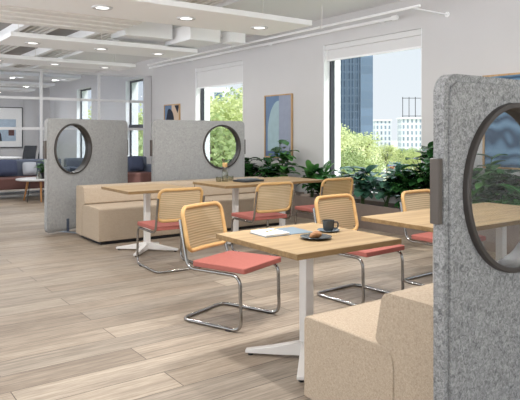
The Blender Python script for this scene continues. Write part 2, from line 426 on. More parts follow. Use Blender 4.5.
# ceiling: light slab by the window wall, ribbed metal deck over the rest
ZC = 3.3
XD = 4.85
struct('ceiling', bx(XD, XW, Y0, Y1, ZC, ZC+.4), M['ceil'])
struct('ceiling_deck', bx(-5, XD, Y0, Y1, ZC+.16, ZC+.4), M['deck'])
bm = bmesh.new()
for k in range(46):
    x = XD-.06-k*.13
    if k % 10 in (5, 6, 7, 8, 9): continue
    prism(bm, [(x-.045, ZC+.16), (x-.025, ZC+.06), (x+.025, ZC+.06), (x+.045, ZC+.16)], 'Y', Y0, Y1)
struct('ceiling_rib', bm, M['trunk'])
for k in range(6):
    x = 4.13-1.3*k
    bm = bmesh.new(); box(bm, x-.05, x+.05, Y0, Y1, ZC-.02, ZC); box(bm, x-.012, x+.012, Y0, Y1, ZC, ZC+.16)
    struct('ceiling_beam' if k == 0 else 'ceiling_beam', bm, M['white'])

# ------------------------------------------------------------------ ceiling things
PL = [  # y0,y1,x0,x1,z, lights x list, phrase
    (2.45, 3.75, -1.0, 5.2, 2.80, (.8, 1.9, 3.0, 4.1), 'above the nearest row of tables'),
    (6.03, 7.07, -.6, 5.20, 2.80, (.3, 1.41, 2.51, 3.59, 4.71), 'above the tables in front of the far benches'),
    (9.25, 10.25, 2.15, 5.30, 2.80, (2.60, 3.72, 4.77), 'above the far grey screens'),
    (12.0, 12.9, 1.4, 5.35, 2.80, (2.65, 3.76, 4.83), 'just in front of the glass partition'),
    (15.3, 16.3, 1.4, 5.30, 2.80, (2.7, 3.9, 5.0), 'closest behind the glass partition'),
    (18.0, 19.0, 1.4, 5.45, 2.80, (3.0, 4.1, 5.1), 'midway behind the glass partition'),
    (20.5, 21.4, 1.4, 5.55, 2.80, (3.3, 4.3, 5.2), 'farthest behind the glass partition'),
]
POWER = 28
light_n = 0
for (a, b, x0, x1, z, lx, ph) in PL:
    t = thing('ceiling_panel', 'long white suspended ceiling panel '+ph, 'ceiling panel', ((x0+x1)/2, (a+b)/2, z), 0, 'white suspended ceiling panels')
    h = (x1-x0)/2; d = (b-a)/2
    bm = bmesh.new(); box(bm, -h, h, -d, d, 0, .07); obj('board', bm, M['white'], t, bevel=.006)
    for sx in (-.85, 0, .85):
        bm = bmesh.new(); tube(bm, [(sx*h, 0, .07), (sx*h, 0, ZC-z-.005 + (0.165 if (x0+x1)/2+sx*h < XD else 0))], .006, 6); obj('hanger_rod', bm, M['white_metal'], t)
    for k, x in enumerate(lx):
        ordn = ['first', 'second', 'third', 'fourth', 'fifth'][len(lx)-1-k]
        l = thing('downlight', 'downlight, %s from window end, in panel %s' % (ordn, ph), 'ceiling light', (x, (a+b)/2, z), 0, 'recessed downlights')
        bm = bmesh.new(); lathe(bm, [(.075, -.001), (.075, -.010), (.112, -.014), (.118, -.001)], 28); obj('trim_ring', bm, M['grey_metal'], l, True)
        bm = bmesh.new(); lathe(bm, [(0, -.006), (.0745, -.006), (.0745, -.001), (0, -.001)], 28); obj('diffuser', bm, M['lamp'], l)
        ld = bpy.data.lights.new('downlight_lamp', 'AREA'); ld.shape = 'DISK'; ld.size = .16; ld.energy = 34 if a < 3 else (15 if b < 8 else 15); ld.color = (1, .985, .965)
        lo = bpy.data.objects.new('downlight_lamp', ld); C.objects.link(lo); lo.location = (x, (a+b)/2, z-.02)

# fluted trunking
t = thing('cable_trunking', 'wide fluted white ceiling trunking between two suspended panels', 'ceiling duct', (0, 0, 0))
bm = bmesh.new(); box(bm, -2, 3.55, 7.35, 8.85, 2.99, 3.12); obj('tray', bm, M['trunk'], t)
bm = bmesh.new()
for k in range(5):
    y = 7.45+k*.3; box(bm, -2, 3.55, y, y+.19, 2.91, 2.989)
obj('flute', bm, M['trunk'], t, bevel=.01)
for x in (0, 2, 3.4):
    for y in (7.4, 8.8): obj('hanger_rod', tube(bmesh.new(), [(x, y, 3.12), (x, y, ZC+.158)], .008, 6), M['white_metal'], t)
t = thing('air_conditioner', 'large square white air conditioning box under the ceiling', 'air conditioner', (5.05, 9.0, 2.9))
obj('casing', bx(-.29, .29, -.45, .45, .012, .26), M['white'], t, bevel=.008)
obj('bottom_plate', bx(-.3, .3, -.46, .46, 0, .012), M['plaster_white'], t)
for k in range(3): obj('pipe', tube(bmesh.new(), [(.29, -.25+k*.07, .12+.02*k), (.44, -.25+k*.07, .12+.02*k)], .018, 8), M['grey_metal'], t, True)
for sx in (-.15, .25):
    for sy in (-.4, .4): obj('hanger_rod', tube(bmesh.new(), [(sx, sy, .26), (sx, sy, .398)], .008, 6), M['white_metal'], t)
t = thing('junction_box', 'small white box beside the large air conditioning box', 'ceiling box', (5.65, 8.62, 2.92))
obj('casing', bx(-.15, .15, -.14, .14, 0, .20), M['white'], t, bevel=.006)
bm = bmesh.new(); tube(bm, [(0, 0, .2), (0, 0, .378)], .012, 8); obj('hanger_rod', bm, M['white_metal'], t)
t = thing('air_duct', 'white boxed duct under the ceiling between two suspended panels', 'ceiling duct', (4.25, 9.3, 2.95))
obj('casing', bx(-.42, .42, -.3, .3, 0, .25), M['white'], t, bevel=.006)
for sx in (-.4, .3): obj('hanger_rod', tube(bmesh.new(), [(sx, .2, .25), (sx, .2, .508)], .008, 6), M['white_metal'], t)
# pipes along the window wall
t = thing('ceiling_pipe', 'long thin white pipe hung by rods parallel to the window wall', 'pipe', (6.0, 0, 2.97))
bm = bmesh.new(); tube(bm, [(0, 4.9, 0), (0, 12.8, 0)], .018, 10); obj('pipe_run', bm, M['white'], t, True)
for y in (6.74, 9.2, 11.6):
    bm = bmesh.new(); tube(bm, [(0, y, .018), (0, y, .328)], .006, 6); h = obj('hanger_rod', bm, M['white_metal'], t)
    bm = bmesh.new(); tube(bm, [(.026*math.cos(a*PI/8), y, .026*math.sin(a*PI/8)) for a in range(16)], .006, 6, True); obj('clamp', bm, M['white_metal'], h, True)
bm = bmesh.new(); tube(bm, [(0, 5.05, 0), (.742, 5.05, 0)], .010, 8); obj('wall_stay', bm, M['white'], t, True)
bm = bmesh.new(); tube(bm, [(.735, 5.05, 0), (.749, 5.05, 0)], .035, 16); obj('wall_rosette', bm, M['white'], t, True)
t = thing('conduit', 'white conduit with a rounded end running high along the window wall', 'pipe', (6.62, 0, 3.04))
bm = bmesh.new(); tube(bm, [(0, 5.85, 0), (0, 14.0, 0)], .025, 10); obj('pipe_run', bm, M['white'], t, True)
bm = bmesh.new(); tube(bm, [(0, 5.80, 0), (0, 5.82, 0), (0, 5.9, 0)], [.02, .036, .036], 12); obj('end_cap', bm, M['white'], t, True)
for y in (6.2, 9., 12.): obj('wall_bracket', bx(0, .128, y-.02, y+.02, -.012, .012), M['white'], t)

# ------------------------------------------------------------------ blinds
for (a, b), zb, ph in ((WIN[1], 2.58, 'in the large window nearest the plants'), (WIN[2], 2.39, 'in the window beyond the blue arch picture')):
    t = thing('roller_blind', 'white roller blind, partly lowered, '+ph, 'blind', (XW+.05, (a+b)/2, ZT), 0, 'white roller blinds')
    h = (b-a)/2-.016
    obj('fabric', bx(-.004, .004, -h, h, zb-ZT+.03, -.06), M['blind'], t)
    bm = bmesh.new(); box(bm, -.045, .04, -h, h, -.09, -.004); obj('cassette', bm, M['blind'], t, bevel=.008)
    obj('bottom_bar', bx(-.012, .012, -h, h, zb-ZT, zb-ZT+.03), M['white'], t, bevel=.004)
    bm = bmesh.new(); tube(bm, [(-.03, h-.03, -.09), (-.03, h-.028, -.28), (-.03, h-.045, -.30), (-.03, h-.062, -.28), (-.03, h-.06, -.09)], .004, 6); obj('pull_chain', bm, M['paper'], t)

# ------------------------------------------------------------------ tables
def make_table():
    t = thing('cafe_table', '', 'table')
    bm = bmesh.new(); vs = box(bm, -.4, .4, -.4, .4, .708, .74, 1)
    for f in bm.faces:
        c = f.calc_center_median()
        if c.z > .735: f.material_index = 0
    obj('tabletop', bm, [M['oak'], M['oak_edge']], t, bevel=.0025, seg=1)
    obj('column', bx(-.032, .032, -.032, .032, .03, .70), M['white_metal'], t, bevel=.006)
    obj('top_plate', bx(-.16, .16, -.16, .16, .70, .7079), M['white_metal'], t)
    for k in range(4):
        a = R(45+90*k); m = Matrix.Rotation(a, 4, 'Z')
        bm = bmesh.new()
        sec = [(.02, .028, .02, .105), (.20, .026, .016, .064), (.375, .022, .014, .034)]
        prev = None
        for (r, w, z0, z1) in sec:
            q = [bm.verts.new(m @ Vector(p)) for p in ((r, -w, z0), (r, w, z0), (r, w, z1), (r, -w, z1))]
            if prev:
                for i in range(4): bm.faces.new((prev[i], prev[(i+1) % 4], q[(i+1) % 4], q[i]))
            else: bm.faces.new(q[::-1])
            prev = q
        bm.faces.new(prev)
        f = obj('foot', bm, M['white_metal'], t, bevel=.004)
        bm = bmesh.new(); lathe(bm, [(0, 0), (.016, 0), (.016, .014), (0, .014)], 12, (m @ Vector((.345, 0, 0)))); obj('glide', bm, M['glide'], f)
    return t
tabs = [
    (2.35, 2.78, 'square oak cafe table with notebook, plate and cup, nearest the near bench'),
    (3.64, 2.80, 'empty square oak cafe table between the laid table and the near grey screen'),
    (4.44, 2.80, 'empty oak cafe table seen mostly through the near screen\'s round window'),
    (3.00, 6.42, 'empty square oak cafe table in front of the far left bench'),
    (4.22, 6.40, 'oak cafe table carrying a corked bottle, glasses and dark laptop'),
    (5.03, 6.46, 'empty oak cafe table beside the laptop table, towards the plants'),
]
t0 = make_table()
for i, (x, y, l) in enumerate(tabs):
    if i == 0: t0.location = (x, y, 0); t0['label'] = l; t0['group'] = 'square oak cafe tables'
    else: dup(t0, (x, y, 0), 0, l, 'square oak cafe tables')

# ------------------------------------------------------------------ chairs
def make_chair():
    t = thing('cantilever_chair', '', 'chair')
    W = .248
    half = [(-W, -.302, .735), (-W, -.232, .39), (-W, .235, .39), (-W, .245, .0135), (-W, -.285, .0135)]
    full = half + [(W, p[1], p[2]) for p in half[::-1]]
    path = fillet(full, .075, 6)
    bm = bmesh.new(); tube(bm, path, .0125, 10); obj('tube_frame', bm, M['chrome'], t, True)
    # upholstered seat
    bm = bmesh.new(); prism(bm, fil2([(-.232, -.20), (-.243, .27), (.243, .27), (.232, -.20)], [.02, .014, .014, .02], 4), 'Z', .4035, .443)
    obj('seat', bm, M['coral'], t, bevel=.006, seg=2)
    # backrest: curved bentwood frame with woven cane
    bz0, bz1, bw = .49, .828, .247
    def bend(x, z):
        yy = -.232-(z-.425)*(.083/.375)
        return Vector((x, yy + .018 - .05*(1-(x/.225)**2)*.5, z))
    o = rrect(-bw, bw, bz0, bz1, .065, 6)
    loop = []
    for i in range(len(o)):
        a, b = Vector(o[i]), Vector(o[(i+1) % len(o)]); n = max(1, int((b-a).length/.05))
        for k in range(n): loop.append(a.lerp(b, k/n))
    bm = bmesh.new(); tube(bm, [bend(p.x*.945, bz0+.014+(p.y-bz0)*(1-.028/(bz1-bz0))) for p in loop], .0165, 10, True)
    br = obj('backrest', bm, M['beech'], t, True)
    bm = bmesh.new(); nx, nz = 14, 8; g = []
    for j in range(nz+1):
        row = []
        for i in range(nx+1):
            row.append(bm.verts.new(bend((-bw+.022)+(2*bw-.044)*i/nx, bz0+.022+(bz1-bz0-.044)*j/nz)))
        g.append(row)
    for j in range(nz):
        for i in range(nx):
            if (j in (0, nz-1)) and (i in (0, nx-1)): continue
            bm.faces.new((g[j][i], g[j][i+1], g[j+1][i+1], g[j+1][i]))
    bmesh.ops.solidify(bm, geom=bm.faces[:], thickness=.003)
    obj('cane_panel', bm, M['cane'], br, True)
    for s in (-1, 1):
        bm = bmesh.new(); box(bm, s*W-.016, s*W+.016, .12, .16, 0, .012); obj('glide', bm, M['glide'], t, bevel=.003)
    return t
chairs = [
    (2.415, 3.69, 180+21, 'coral-seat cane chair at the laid table, turned askew, nearest to the camera'),
    (3.59, 3.55, 180+4, 'coral-seat cane chair just behind the table with the cup'),
    (4.53, 3.42, 180+3, 'coral-seat cane chair partly hidden by the edge of the near grey screen'),
    (2.84, 5.55, -3, 'coral-seat cane chair at the empty table by the far left bench'),
    (4.02, 5.56, -3, 'coral-seat cane chair at the table with the bottle and laptop'),
    (5.02, 5.62, -3, 'coral-seat cane chair nearest the planter, partly behind another chair back'),
]
c0 = make_chair()
for i, (x, y, a, l) in enumerate(chairs):
    if i == 0: c0.location = (x, y, 0); c0.rotation_euler = (0, 0, R(a)); c0['label'] = l; c0['group'] = 'coral seated cane chairs'
    else: dup(c0, (x, y, 0), R(a), l, 'coral seated cane chairs')

# ------------------------------------------------------------------ benches (local: front at y=0 facing -y, depth .86)
def bench(L, loc, rz, label):
    t = thing('upholstered_bench', label, 'bench', loc, rz, 'beige upholstered benches')
    seat = fil2([(0, .042), (0, .45), (.59, .45), (.59, .042)], [.01, .035, .085, .01], 7)
    bm = bmesh.new(); prism(bm, seat, 'X', 0, L); obj('seat', bm, M['bench'], t, bevel=.010, seg=2)
    n = 7; arc = []
    for k in range(n+1):
        tt = k/n; p1 = Vector((.497, .454)); c = Vector((.594, .454)); p2 = Vector((.594, .36)); q = p1*(1-tt)**2+c*2*tt*(1-tt)+p2*tt*tt; arc.append((q.x, q.y))
    back = arc + [(.594, .042)] + fil2([(.82, .042), (.81, .68), (.527, .68), (.486, .47)], [.01, .035, .045, 0.004], 5)
    bm = bmesh.new(); prism(bm, back, 'X', 0, L); obj('backrest', bm, M['bench'], t, bevel=.008, seg=2)
    obj('plinth', bx(.05, L-.05, .05, .76, 0, .0415), M['black'], t)
    return t
bench(1.62, (2.65, 7.04, 0), 0, 'beige upholstered bench in front of the far left grey screen')
bench(1.26, (4.28, 7.04, 0), 0, 'beige upholstered bench below the round-windowed far centre screen')
bench(.72, (1.935+.72, 2.31, 0), PI, 'beige upholstered bench in the near corner against the near grey screen')

# ------------------------------------------------------------------ screens (local: x 0..L, centre y 0)
def screen(L, loc, rz, hx, hz, label, felt, rad=.345, bz=1.03, foot=(.36, .36), clips=(.36, 1.29)):
    t = thing('acoustic_screen', label, 'screen', loc, rz, 'grey felt screens with round windows')
    z0, z1 = .03, 1.572
    obj('felt_panel', holed(rrect(.004, L-.004, z0, z1, .075, 10), circ(hx, hz, rad), -.024, .024), felt, t, bevel=.012, seg=3)
    for s in (-1, 1):
        a, b = (-.036, -.0245) if s < 0 else (.0245, .036)
        obj('felt_pad', holed(rrect(.03, L-.03, z0+.028, z1-.03, .058, 8), circ(hx, hz, rad), a, b), felt, t, bevel=.007, seg=3)
    bm = holed(circ(hx, hz, rad+.008), circ(hx, hz, rad-.014), -.060, .060)
    obj('round_window_frame', bm, M['ring'], t, bevel=.004)
    bm = bmesh.new(); prism(bm, circ(hx, hz, rad-.0138), 'Y', -.003, .003)
    obj('window_glass', bm, M['scr_glass'], t)
    for xx in (-.022, L-.004):
        obj('edge_bracket', bx(xx, xx+.024, -.02, .02, bz, bz+.24), M['bracket'], t, bevel=.003)
    for u in clips:
        f = obj('foot', bx(u-.03, u+.03, -foot[0], foot[1], 0, .012), M['steel'], t, bevel=.003)
        obj('foot_clip', bx(u-.018, u+.018, -.052, -.0365, .012, .19), M['clip'], f, bevel=.002)
        obj('foot_post', bx(u-.02, u+.02, -.02, .02, .012, .04), M['steel'], f)
    return t
screen(1.65, (2.33, 8.13, 0), R(27), .47, 1.155, 'grey felt screen at far left, standing at an angle behind the bench', M['felt'])
screen(1.66, (3.89, 8.16, 0), 0, 1.21, 1.155, 'grey felt screen with its round window in front of the far tall window', M['felt'], foot=(.25, .36), clips=(.36, 1.5))
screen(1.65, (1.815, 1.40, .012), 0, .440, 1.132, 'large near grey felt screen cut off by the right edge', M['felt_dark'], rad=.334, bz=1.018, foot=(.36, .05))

# ------------------------------------------------------------------ things on the laid table (z .74)
Z = .7402
t = thing('notebook', 'open white notebook on the laid oak table', 'notebook', (2.21, 2.965, Z), R(-4))
obj('cover', bx(-.088, .088, -.098, .098, 0, .003), M['cover'], t)
obj('page_block', bx(-.084, .084, -.094, .094, .003, .016), M['paper'], t, bevel=.002)
bm = bmesh.new(); tube(bm, [(-.06, -.02, 0), (.065, .03, 0), (.076, .0344, 0)], [.003, .003, .0005], 6)
tag(obj('pencil', bm, M['pencil'], None, True), 'ochre pencil lying on the open notebook', 'pencil', None, (2.215, 2.965, Z+.0200), 0)
o = obj('folder', bx(-.085, .085, -.12, .12, 0, .003), M['cover'], None); tag(o, 'pale blue-grey card folder between the notebook and the plate', 'folder', None, (2.40, 2.98, Z), R(-6))
pc = (2.335, 2.675)
bm = bmesh.new(); lathe(bm, [(0, 0), (.05, 0), (.088, .012), (.094, .014), (.092, .017), (.052, .006), (0, .005)], 40)
tag(obj('plate', bm, M['ceramic'], None, True), 'dark round plate holding a pastry on the laid table', 'plate', None, (pc[0], pc[1], Z))
bm = bmesh.new()
for k in range(9):
    u = -1+k*.25; a = u*1.1; r = .024*(1-.55*u*u)+.004
    m = bmesh.ops.create_icosphere(bm, subdivisions=2, radius=1, matrix=Matrix.Translation((.037*math.sin(a), .022*(1-math.cos(a))*1.2, r*.86)) @ Matrix.Rotation(-a, 4, 'Z') @ Matrix.Diagonal((.011, r*1.0, r*.86, 1)))
tag(obj('croissant', bm, M['pastry'], None, True), 'golden brown pastry lying on the dark plate', 'pastry', None, (pc[0]+.005, pc[1]-.003, Z+.0068), R(25)).scale = (1.15, 1.15, .82)
cc = (2.575, 2.83)
bm = bmesh.new(); lathe(bm, [(0, 0), (.042, 0), (.068, .009), (.072, .011), (.070, .013), (.042, .005), (0, .004)], 36)
tag(obj('saucer', bm, M['ceramic_hi'], None, True), 'dark saucer under the coffee cup', 'saucer', None, (cc[0], cc[1], Z))
t = thing('coffee_cup', 'dark grey ceramic coffee cup standing on its saucer', 'cup', (cc[0], cc[1], Z+.0052), R(-50))
bm = bmesh.new(); lathe(bm, [(0, 0), (.026, 0), (.031, .006), (.036, .03), (.039, .066), (.0365, .066), (.033, .03), (.026, .008), (0, .007)], 32); obj('cup_body', bm, M['ceramic'], t, True)
bm = bmesh.new(); tube(bm, fillet([(.034, 0, .056), (.062, 0, .056), (.060, 0, .018), (.033, 0, .018)], .018, 5), .0048, 8); obj('handle', bm, M['ceramic'], t, True)
bm = bmesh.new(); lathe(bm, [(0, .05), (.0355, .05), (.0355, .0515), (0, .0515)], 24); obj('coffee', bm, M['coffee'], t)

# on the far laptop table
t = thing('water_bottle', 'clear glass bottle with a wooden stopper on the laptop table', 'bottle', (4.19, 6.60, Z))
bm = bmesh.new(); lathe(bm, [(0, 0), (.040, 0), (.043, .006), (.043, .12), (.036, .148), (.024, .165), (.024, .19), (.021, .19), (.021, .165), (.033, .145), (.040, .12), (.040, .008), (0, .006)], 28); obj('glass_body', bm, M['bottle'], t, True)
bm = bmesh.new(); lathe(bm, [(0, .175), (.0205, .175), (.0205, .191), (.031, .192), (.033, .235), (.028, .243), (0, .245)], 24); obj('stopper', bm, M['cork'], t, True)
for i, (x, y, ph) in enumerate(((4.105, 6.62, 'left of the bottle'), (4.32, 6.66, 'between the bottle and the dark laptop'))):
    bm = bmesh.new(); lathe(bm, [(0, 0), (.032, 0), (.035, .004), (.038, .062), (.0365, .062), (.033, .008), (0, .007)], 28)
    tag(obj('drinking_glass', bm, M['bottle'], None, True), 'small clear drinking glass '+ph, 'glass', 'drinking glasses', (x, y, Z))
t = thing('laptop', 'dark laptop lying closed on the table with the bottle', 'laptop', (4.44, 6.42, Z), R(8))
obj('base', bx(-.17, .17, -.12, .12, 0, .014), M['laptop'], t, bevel=.004)
bm = bmesh.new(); box(bm, -.17, .17, -.12, .12, .0145, .024); obj('lid', bm, M['laptop'], t, bevel=.004)
obj('stand', bx(-.13, .13, -.06, .09, .0245, .034), M['light_grey'], t, bevel=.003)

# ------------------------------------------------------------------ pictures on the window wall
def picture(name, label, yc, zc, w, h, build, loc_rot=0):
    t = thing(name, label, 'picture', (XW-.001, yc, zc), -PI/2)   # local x -> -Y world, local y(+) -> +X (into wall)
    o, i = (w/2, h/2), (w/2-.022, h/2-.022)
    bm = bmesh.new()
    for (x0, x1, z0, z1) in ((-o[0], o[0], i[1], o[1]), (-o[0], o[0], -o[1], -i[1]), (-o[0], -i[0], -i[1], i[1]), (i[0], o[0], -i[1], i[1])):
        box(bm, x0, x1, -.035, 0, z0, z1)
    obj('frame', bm, M['oak_frame'], t)
    build(t, i[0], i[1])
    return t
def panel(name, poly, mat, t, y0, y1):
    bm = bmesh.new(); prism(bm, poly, 'Y', y0, y1); return obj(name, bm, mat, t)
def arch_build(t, w, h):
    c = panel('canvas', [(-w, -h), (w, -h), (w, h), (-w, h)], M['art_lilac'], t, -.016, -.002)
    panel('painted_sky', [(-w, -h), (0.02, -h), (.02, h), (-w, h)], M['art_blue'], c, -.0168, -.0161)
    zb = -h+.10
    arch = [(.02, zb), (.02, h-.09)] + [(.02-(w+.0-.05)*math.sin(R(a)), h-.09-.62*(1-math.cos(R(a)))) for a in range(8, 91, 6)] + [(-w+.07, zb)]
    panel('painted_arch', arch, M['art_teal'], c, -.0176, -.0169)
    panel('painted_ground', [(-w, -h), (w, -h), (w, zb), (-w, zb)], M['art_deep'], c, -.0184, -.0177)
picture('framed_picture', 'tall oak framed print of a pale arch on blue, between windows', 8.77, 1.505, .83, 1.17, arch_build)
def wave_build(t, w, h): panel('canvas', [(-w, -h), (w, -h), (w, h), (-w, h)], M['wave'], t, -.016, -.002)
picture('framed_picture', 'oak framed blue wave print seen through the near screen\'s round window', 4.08, 1.515, .83, 1.17, wave_build)
def fig_build(t, w, h):
    c = panel('canvas', [(-w, -h), (w, -h), (w, h), (-w, h)], M['art_beige'], t, -.016, -.002)
    panel('painted_field', [(-w, -h), (-.02, -h), (-.02, h), (-w, h)], M['art_blue'], c, -.0168, -.0161)
    panel('painted_shape', fil2([(-w+.02, -h), (.16, -h), (.10, .28), (.02, h-.14), (-.2, h-.05), (-w+.06, .2)], [0, 0, .1, .15, .15, .1]), M['art_black'], c, -.0176, -.0169)
    panel('painted_corner', [(w-.25, h-.01), (w-.01, h-.01), (w-.09, h-.2)], M['art_black'], c, -.0176, -.0169)
picture('framed_picture', 'small beige print with a dark shape, above the far centre screen', 13.0, 1.495, .80, 1.17, fig_build)
# big print on the far wall
t = thing('framed_print', 'large black framed print on the far wall behind the glass partition', 'picture', (5.05, Y1-.001, 1.60), 0)
bm = bmesh.new()
w, h = .72, .74
for (x0, x1, z0, z1) in ((-w, w, h-.03, h), (-w, w, -h, -h+.03), (-w, -w+.03, -h+.03, h-.03), (w-.03, w, -h+.03, h-.03)): box(bm, x0, x1, -.04, 0, z0, z1)
obj('frame', bm, M['black'], t)
c = panel('mat_board', [(-w+.03, -h+.03), (w-.03, -h+.03), (w-.03, h-.03), (-w+.03, h-.03)], M['paper'], t, -.02, -.002)
panel('print_sky', [(-.52, -.5), (.48, -.5), (.48, .3), (-.52, .3)], M['art_sky'], c, -.0215, -.0201)
panel('print_house', [(.22, -.3), (.42, -.3), (.42, 0), (.22, 0)], M['maroon'], c, -.023, -.0216)
panel('print_figure', [(-.2, -.5), (0, -.5), (-.03, -.25), (-.1, -.12), (-.16, -.25)], M['art_black'], c, -.023, -.0216)
panel('print_tree', circ(-.33, -.12, .14, 14), M['art_deep'], c, -.023, -.0216)

# ------------------------------------------------------------------ glass partition
YP = 14.2
t = thing('glass_partition', 'glazed partition with white metal grid in front of the meeting area', 'partition', (0, YP, 0))
posts = [-.15, 1.22, 2.6, 3.97, 5.35, 6.64]
zr = [0.03, 1.485, 2.185, 2.83]
for i, x in enumerate(posts):
    w = .03 if i < 5 else .10
    obj('post', bx(x-w, x+w, -.035, .035, 0, 2.86), M['grey_metal'], t, bevel=.004)
for z in zr: obj('rail', bx(-.15, 6.54, -.03, .03, z-.03, z+.03), M['grey_metal'], t)
for i in range(5):
    for j in range(3):
        obj('glass_pane', bx(posts[i]+.03, posts[i+1]-(.03 if i < 4 else .1), -.004, .004, zr[j]+.03, zr[j+1]-.03), M['part_glass'], t)

# ------------------------------------------------------------------ lounge by the partition
def sofa(x0, x1, label):
    L = x1-x0
    t = thing('lounge_sofa', label, 'sofa', (x0, 13.1, 0), 0, 'navy and maroon lounge sofas')
    bm = bmesh.new(); box(bm, .1, L-.1, 0, .62, .20, .44); obj('seat', bm, M['maroon'], t, bevel=.03, seg=3)
    bm = bmesh.new(); box(bm, 0, L, .63, .84, .18, .80); obj('backrest', bm, M['navy_l'], t, bevel=.04, seg=3)
    for s in (0, L-.09):
        bm = bmesh.new(); box(bm, s, s+.09, .02, .62, .18, .62); obj('armrest', bm, M['navy_l'], t, bevel=.025, seg=3)
    for x in (.08, L-.08):
        for y in (.08, .74):
            bm = bmesh.new(); tube(bm, [(x, y, 0), (x, y, .195)], [.014, .02], 8); obj('leg', bm, M['black'], t)
    return t
sofa(1.75, 4.30, 'slate blue sofa with maroon seat, left of the angled screen')
sofa(4.40, 6.42, 'slate blue sofa with maroon seat, in the gap between the far screens')
def pillow(loc, w, h, mat, label, tilt=-14, rz=0):
    bm = bmesh.new(); n = 8; top = []; bot = []
    for j in range(n+1):
        for i in range(n+1):
            u = -1+2*i/n; v = -1+2*j/n; th = .075*(max(0, (1-u**4)*(1-v**4)))**.6
            s = 1-.06*(u*u*v*v) ; top.append(bm.verts.new((u*w/2*s, -th, v*h/2*s))); bot.append(bm.verts.new((u*w/2*s, th+.001, v*h/2*s)))
    for j in range(n):
        for i in range(n):
            a = j*(n+1)+i
            bm.faces.new((top[a], top[a+1], top[a+n+2], top[a+n+1])); bm.faces.new((bot[a], bot[a+n+1], bot[a+n+2], bot[a+1]))
    bmesh.ops.remove_doubles(bm, verts=bm.verts[:], dist=.0015)
    o = obj('cushion', bm, mat, None, True); tag(o, label, 'cushion', 'sofa cushions'); o.location = loc; o.rotation_euler = (R(tilt), 0, R(rz)); return o
pillow((3.56, 13.60, .60), .30, .30, M['cushion'], 'pale grey square cushion leaning on the left sofa, behind the round table')
pillow((3.05, 13.59, .64), .50, .36, M['navy'], 'dark navy cushion on the left sofa by the picture edge')
pillow((6.06, 13.58, .65), .40, .36, M['navy'], 'dark navy cushion on the sofa seen between the far screens')
t = thing('coffee_table', 'round white topped coffee table with slim legs by the lounge sofa', 'coffee table', (3.48, 12.55, 0))
bm = bmesh.new(); lathe(bm, [(0, .42), (.44, .42), (.46, .432), (.46, .448), (.45, .455), (0, .455)], 40); obj('tabletop', bm, M['marble'], t, True)
for k in range(3):
    a = R(20+120*k); bm = bmesh.new(); tube(bm, [(.24*math.cos(a), .24*math.sin(a), .419), (.33*math.cos(a), .33*math.sin(a), 0)], [.026, .016], 10); obj('leg', bm, M['leg_wood'], t, True)
for k in range(2):
    a = R(215+95*k); bm = bmesh.new(); tube(bm, [(.28*math.cos(a), .28*math.sin(a), .419), (.36*math.cos(a), .36*math.sin(a), 0)], .008, 8); obj('rod_leg', bm, M['black'], t, True)
bm = bmesh.new(); lathe(bm, [(0, 0), (.05, 0), (.06, .03), (.035, .10), (.02, .16), (.018, .16), (.03, .10), (.05, .03), (0, .008)], 20)
tag(obj('carafe', bm, M['bottle'], None, True), 'small clear glass carafe on the round coffee table', 'carafe', None, (3.40, 12.30, .4552))

# meeting area behind the glass
t = thing('meeting_table', 'white meeting table behind the glass partition', 'table', (3.55, 17.0, 0))
bm = bmesh.new(); prism(bm, rrect(-1.1, .62, -.55, .55, .3, 8), 'Z', .71, .74); obj('tabletop', bm, M['paper'], t, bevel=.005)
for x in (-.8, .3):
    for y in (-.4, .4):
        bm = bmesh.new(); tube(bm, [(x, y, 0), (x*.95, y*.95, .709)], .025, 10); obj('leg', bm, M['white_metal'], t, True)
def office_chair(loc, rz, label):
    t = thing('office_chair', label, 'chair', loc, rz, 'black office chairs')
    bm = bmesh.new(); box(bm, -.24, .24, -.22, .24, .44, .50); obj('seat', bm, M['mesh_black'], t, bevel=.025, seg=3)
    bm = bmesh.new(); prism(bm, [(-.24, .56), (-.27, .80), (-.34, 1.03), (-.37, 1.02), (-.30, .79), (-.27, .56)], 'X', -.22, .22); obj('backrest', bm, M['mesh_black'], t, bevel=.01)
    for s in (-1, 1):
        bm = bmesh.new(); tube(bm, fillet([(s*.25, -.16, .45), (s*.27, -.16, .66), (s*.27, .12, .67)], .04), .016, 8); obj('armrest', bm, M['black'], t, True)
    bm = bmesh.new(); tube(bm, [(0, 0, .06), (0, 0, .44)], .03, 10); tube(bm, [(0, -.2, .43), (0, -.265, .46), (0, -.275, .58)], .018, 8); obj('column', bm, M['black'], t, True)
    for k in range(5):
        a = R(90+72*k); bm = bmesh.new(); tube(bm, [(0, 0, .10), (.29*math.cos(a), .29*math.sin(a), .06)], [.025, .016], 8)
        f = obj('base_arm', bm, M['black'], t, True)
        bm = bmesh.new(); c = Vector((.29*math.cos(a), .29*math.sin(a), .027)); d = Vector((-math.sin(a), math.cos(a), 0)); tube(bm, [c-d*.015, c+d*.015], .027, 12); obj('caster', bm, M['black'], f, True)
    return t
office_chair((4.45, 16.75, 0), R(100), 'black office chair at the meeting table, nearer the glass post')
office_chair((4.42, 17.65, 0), R(125), 'black office chair at the meeting table, nearer the framed print')

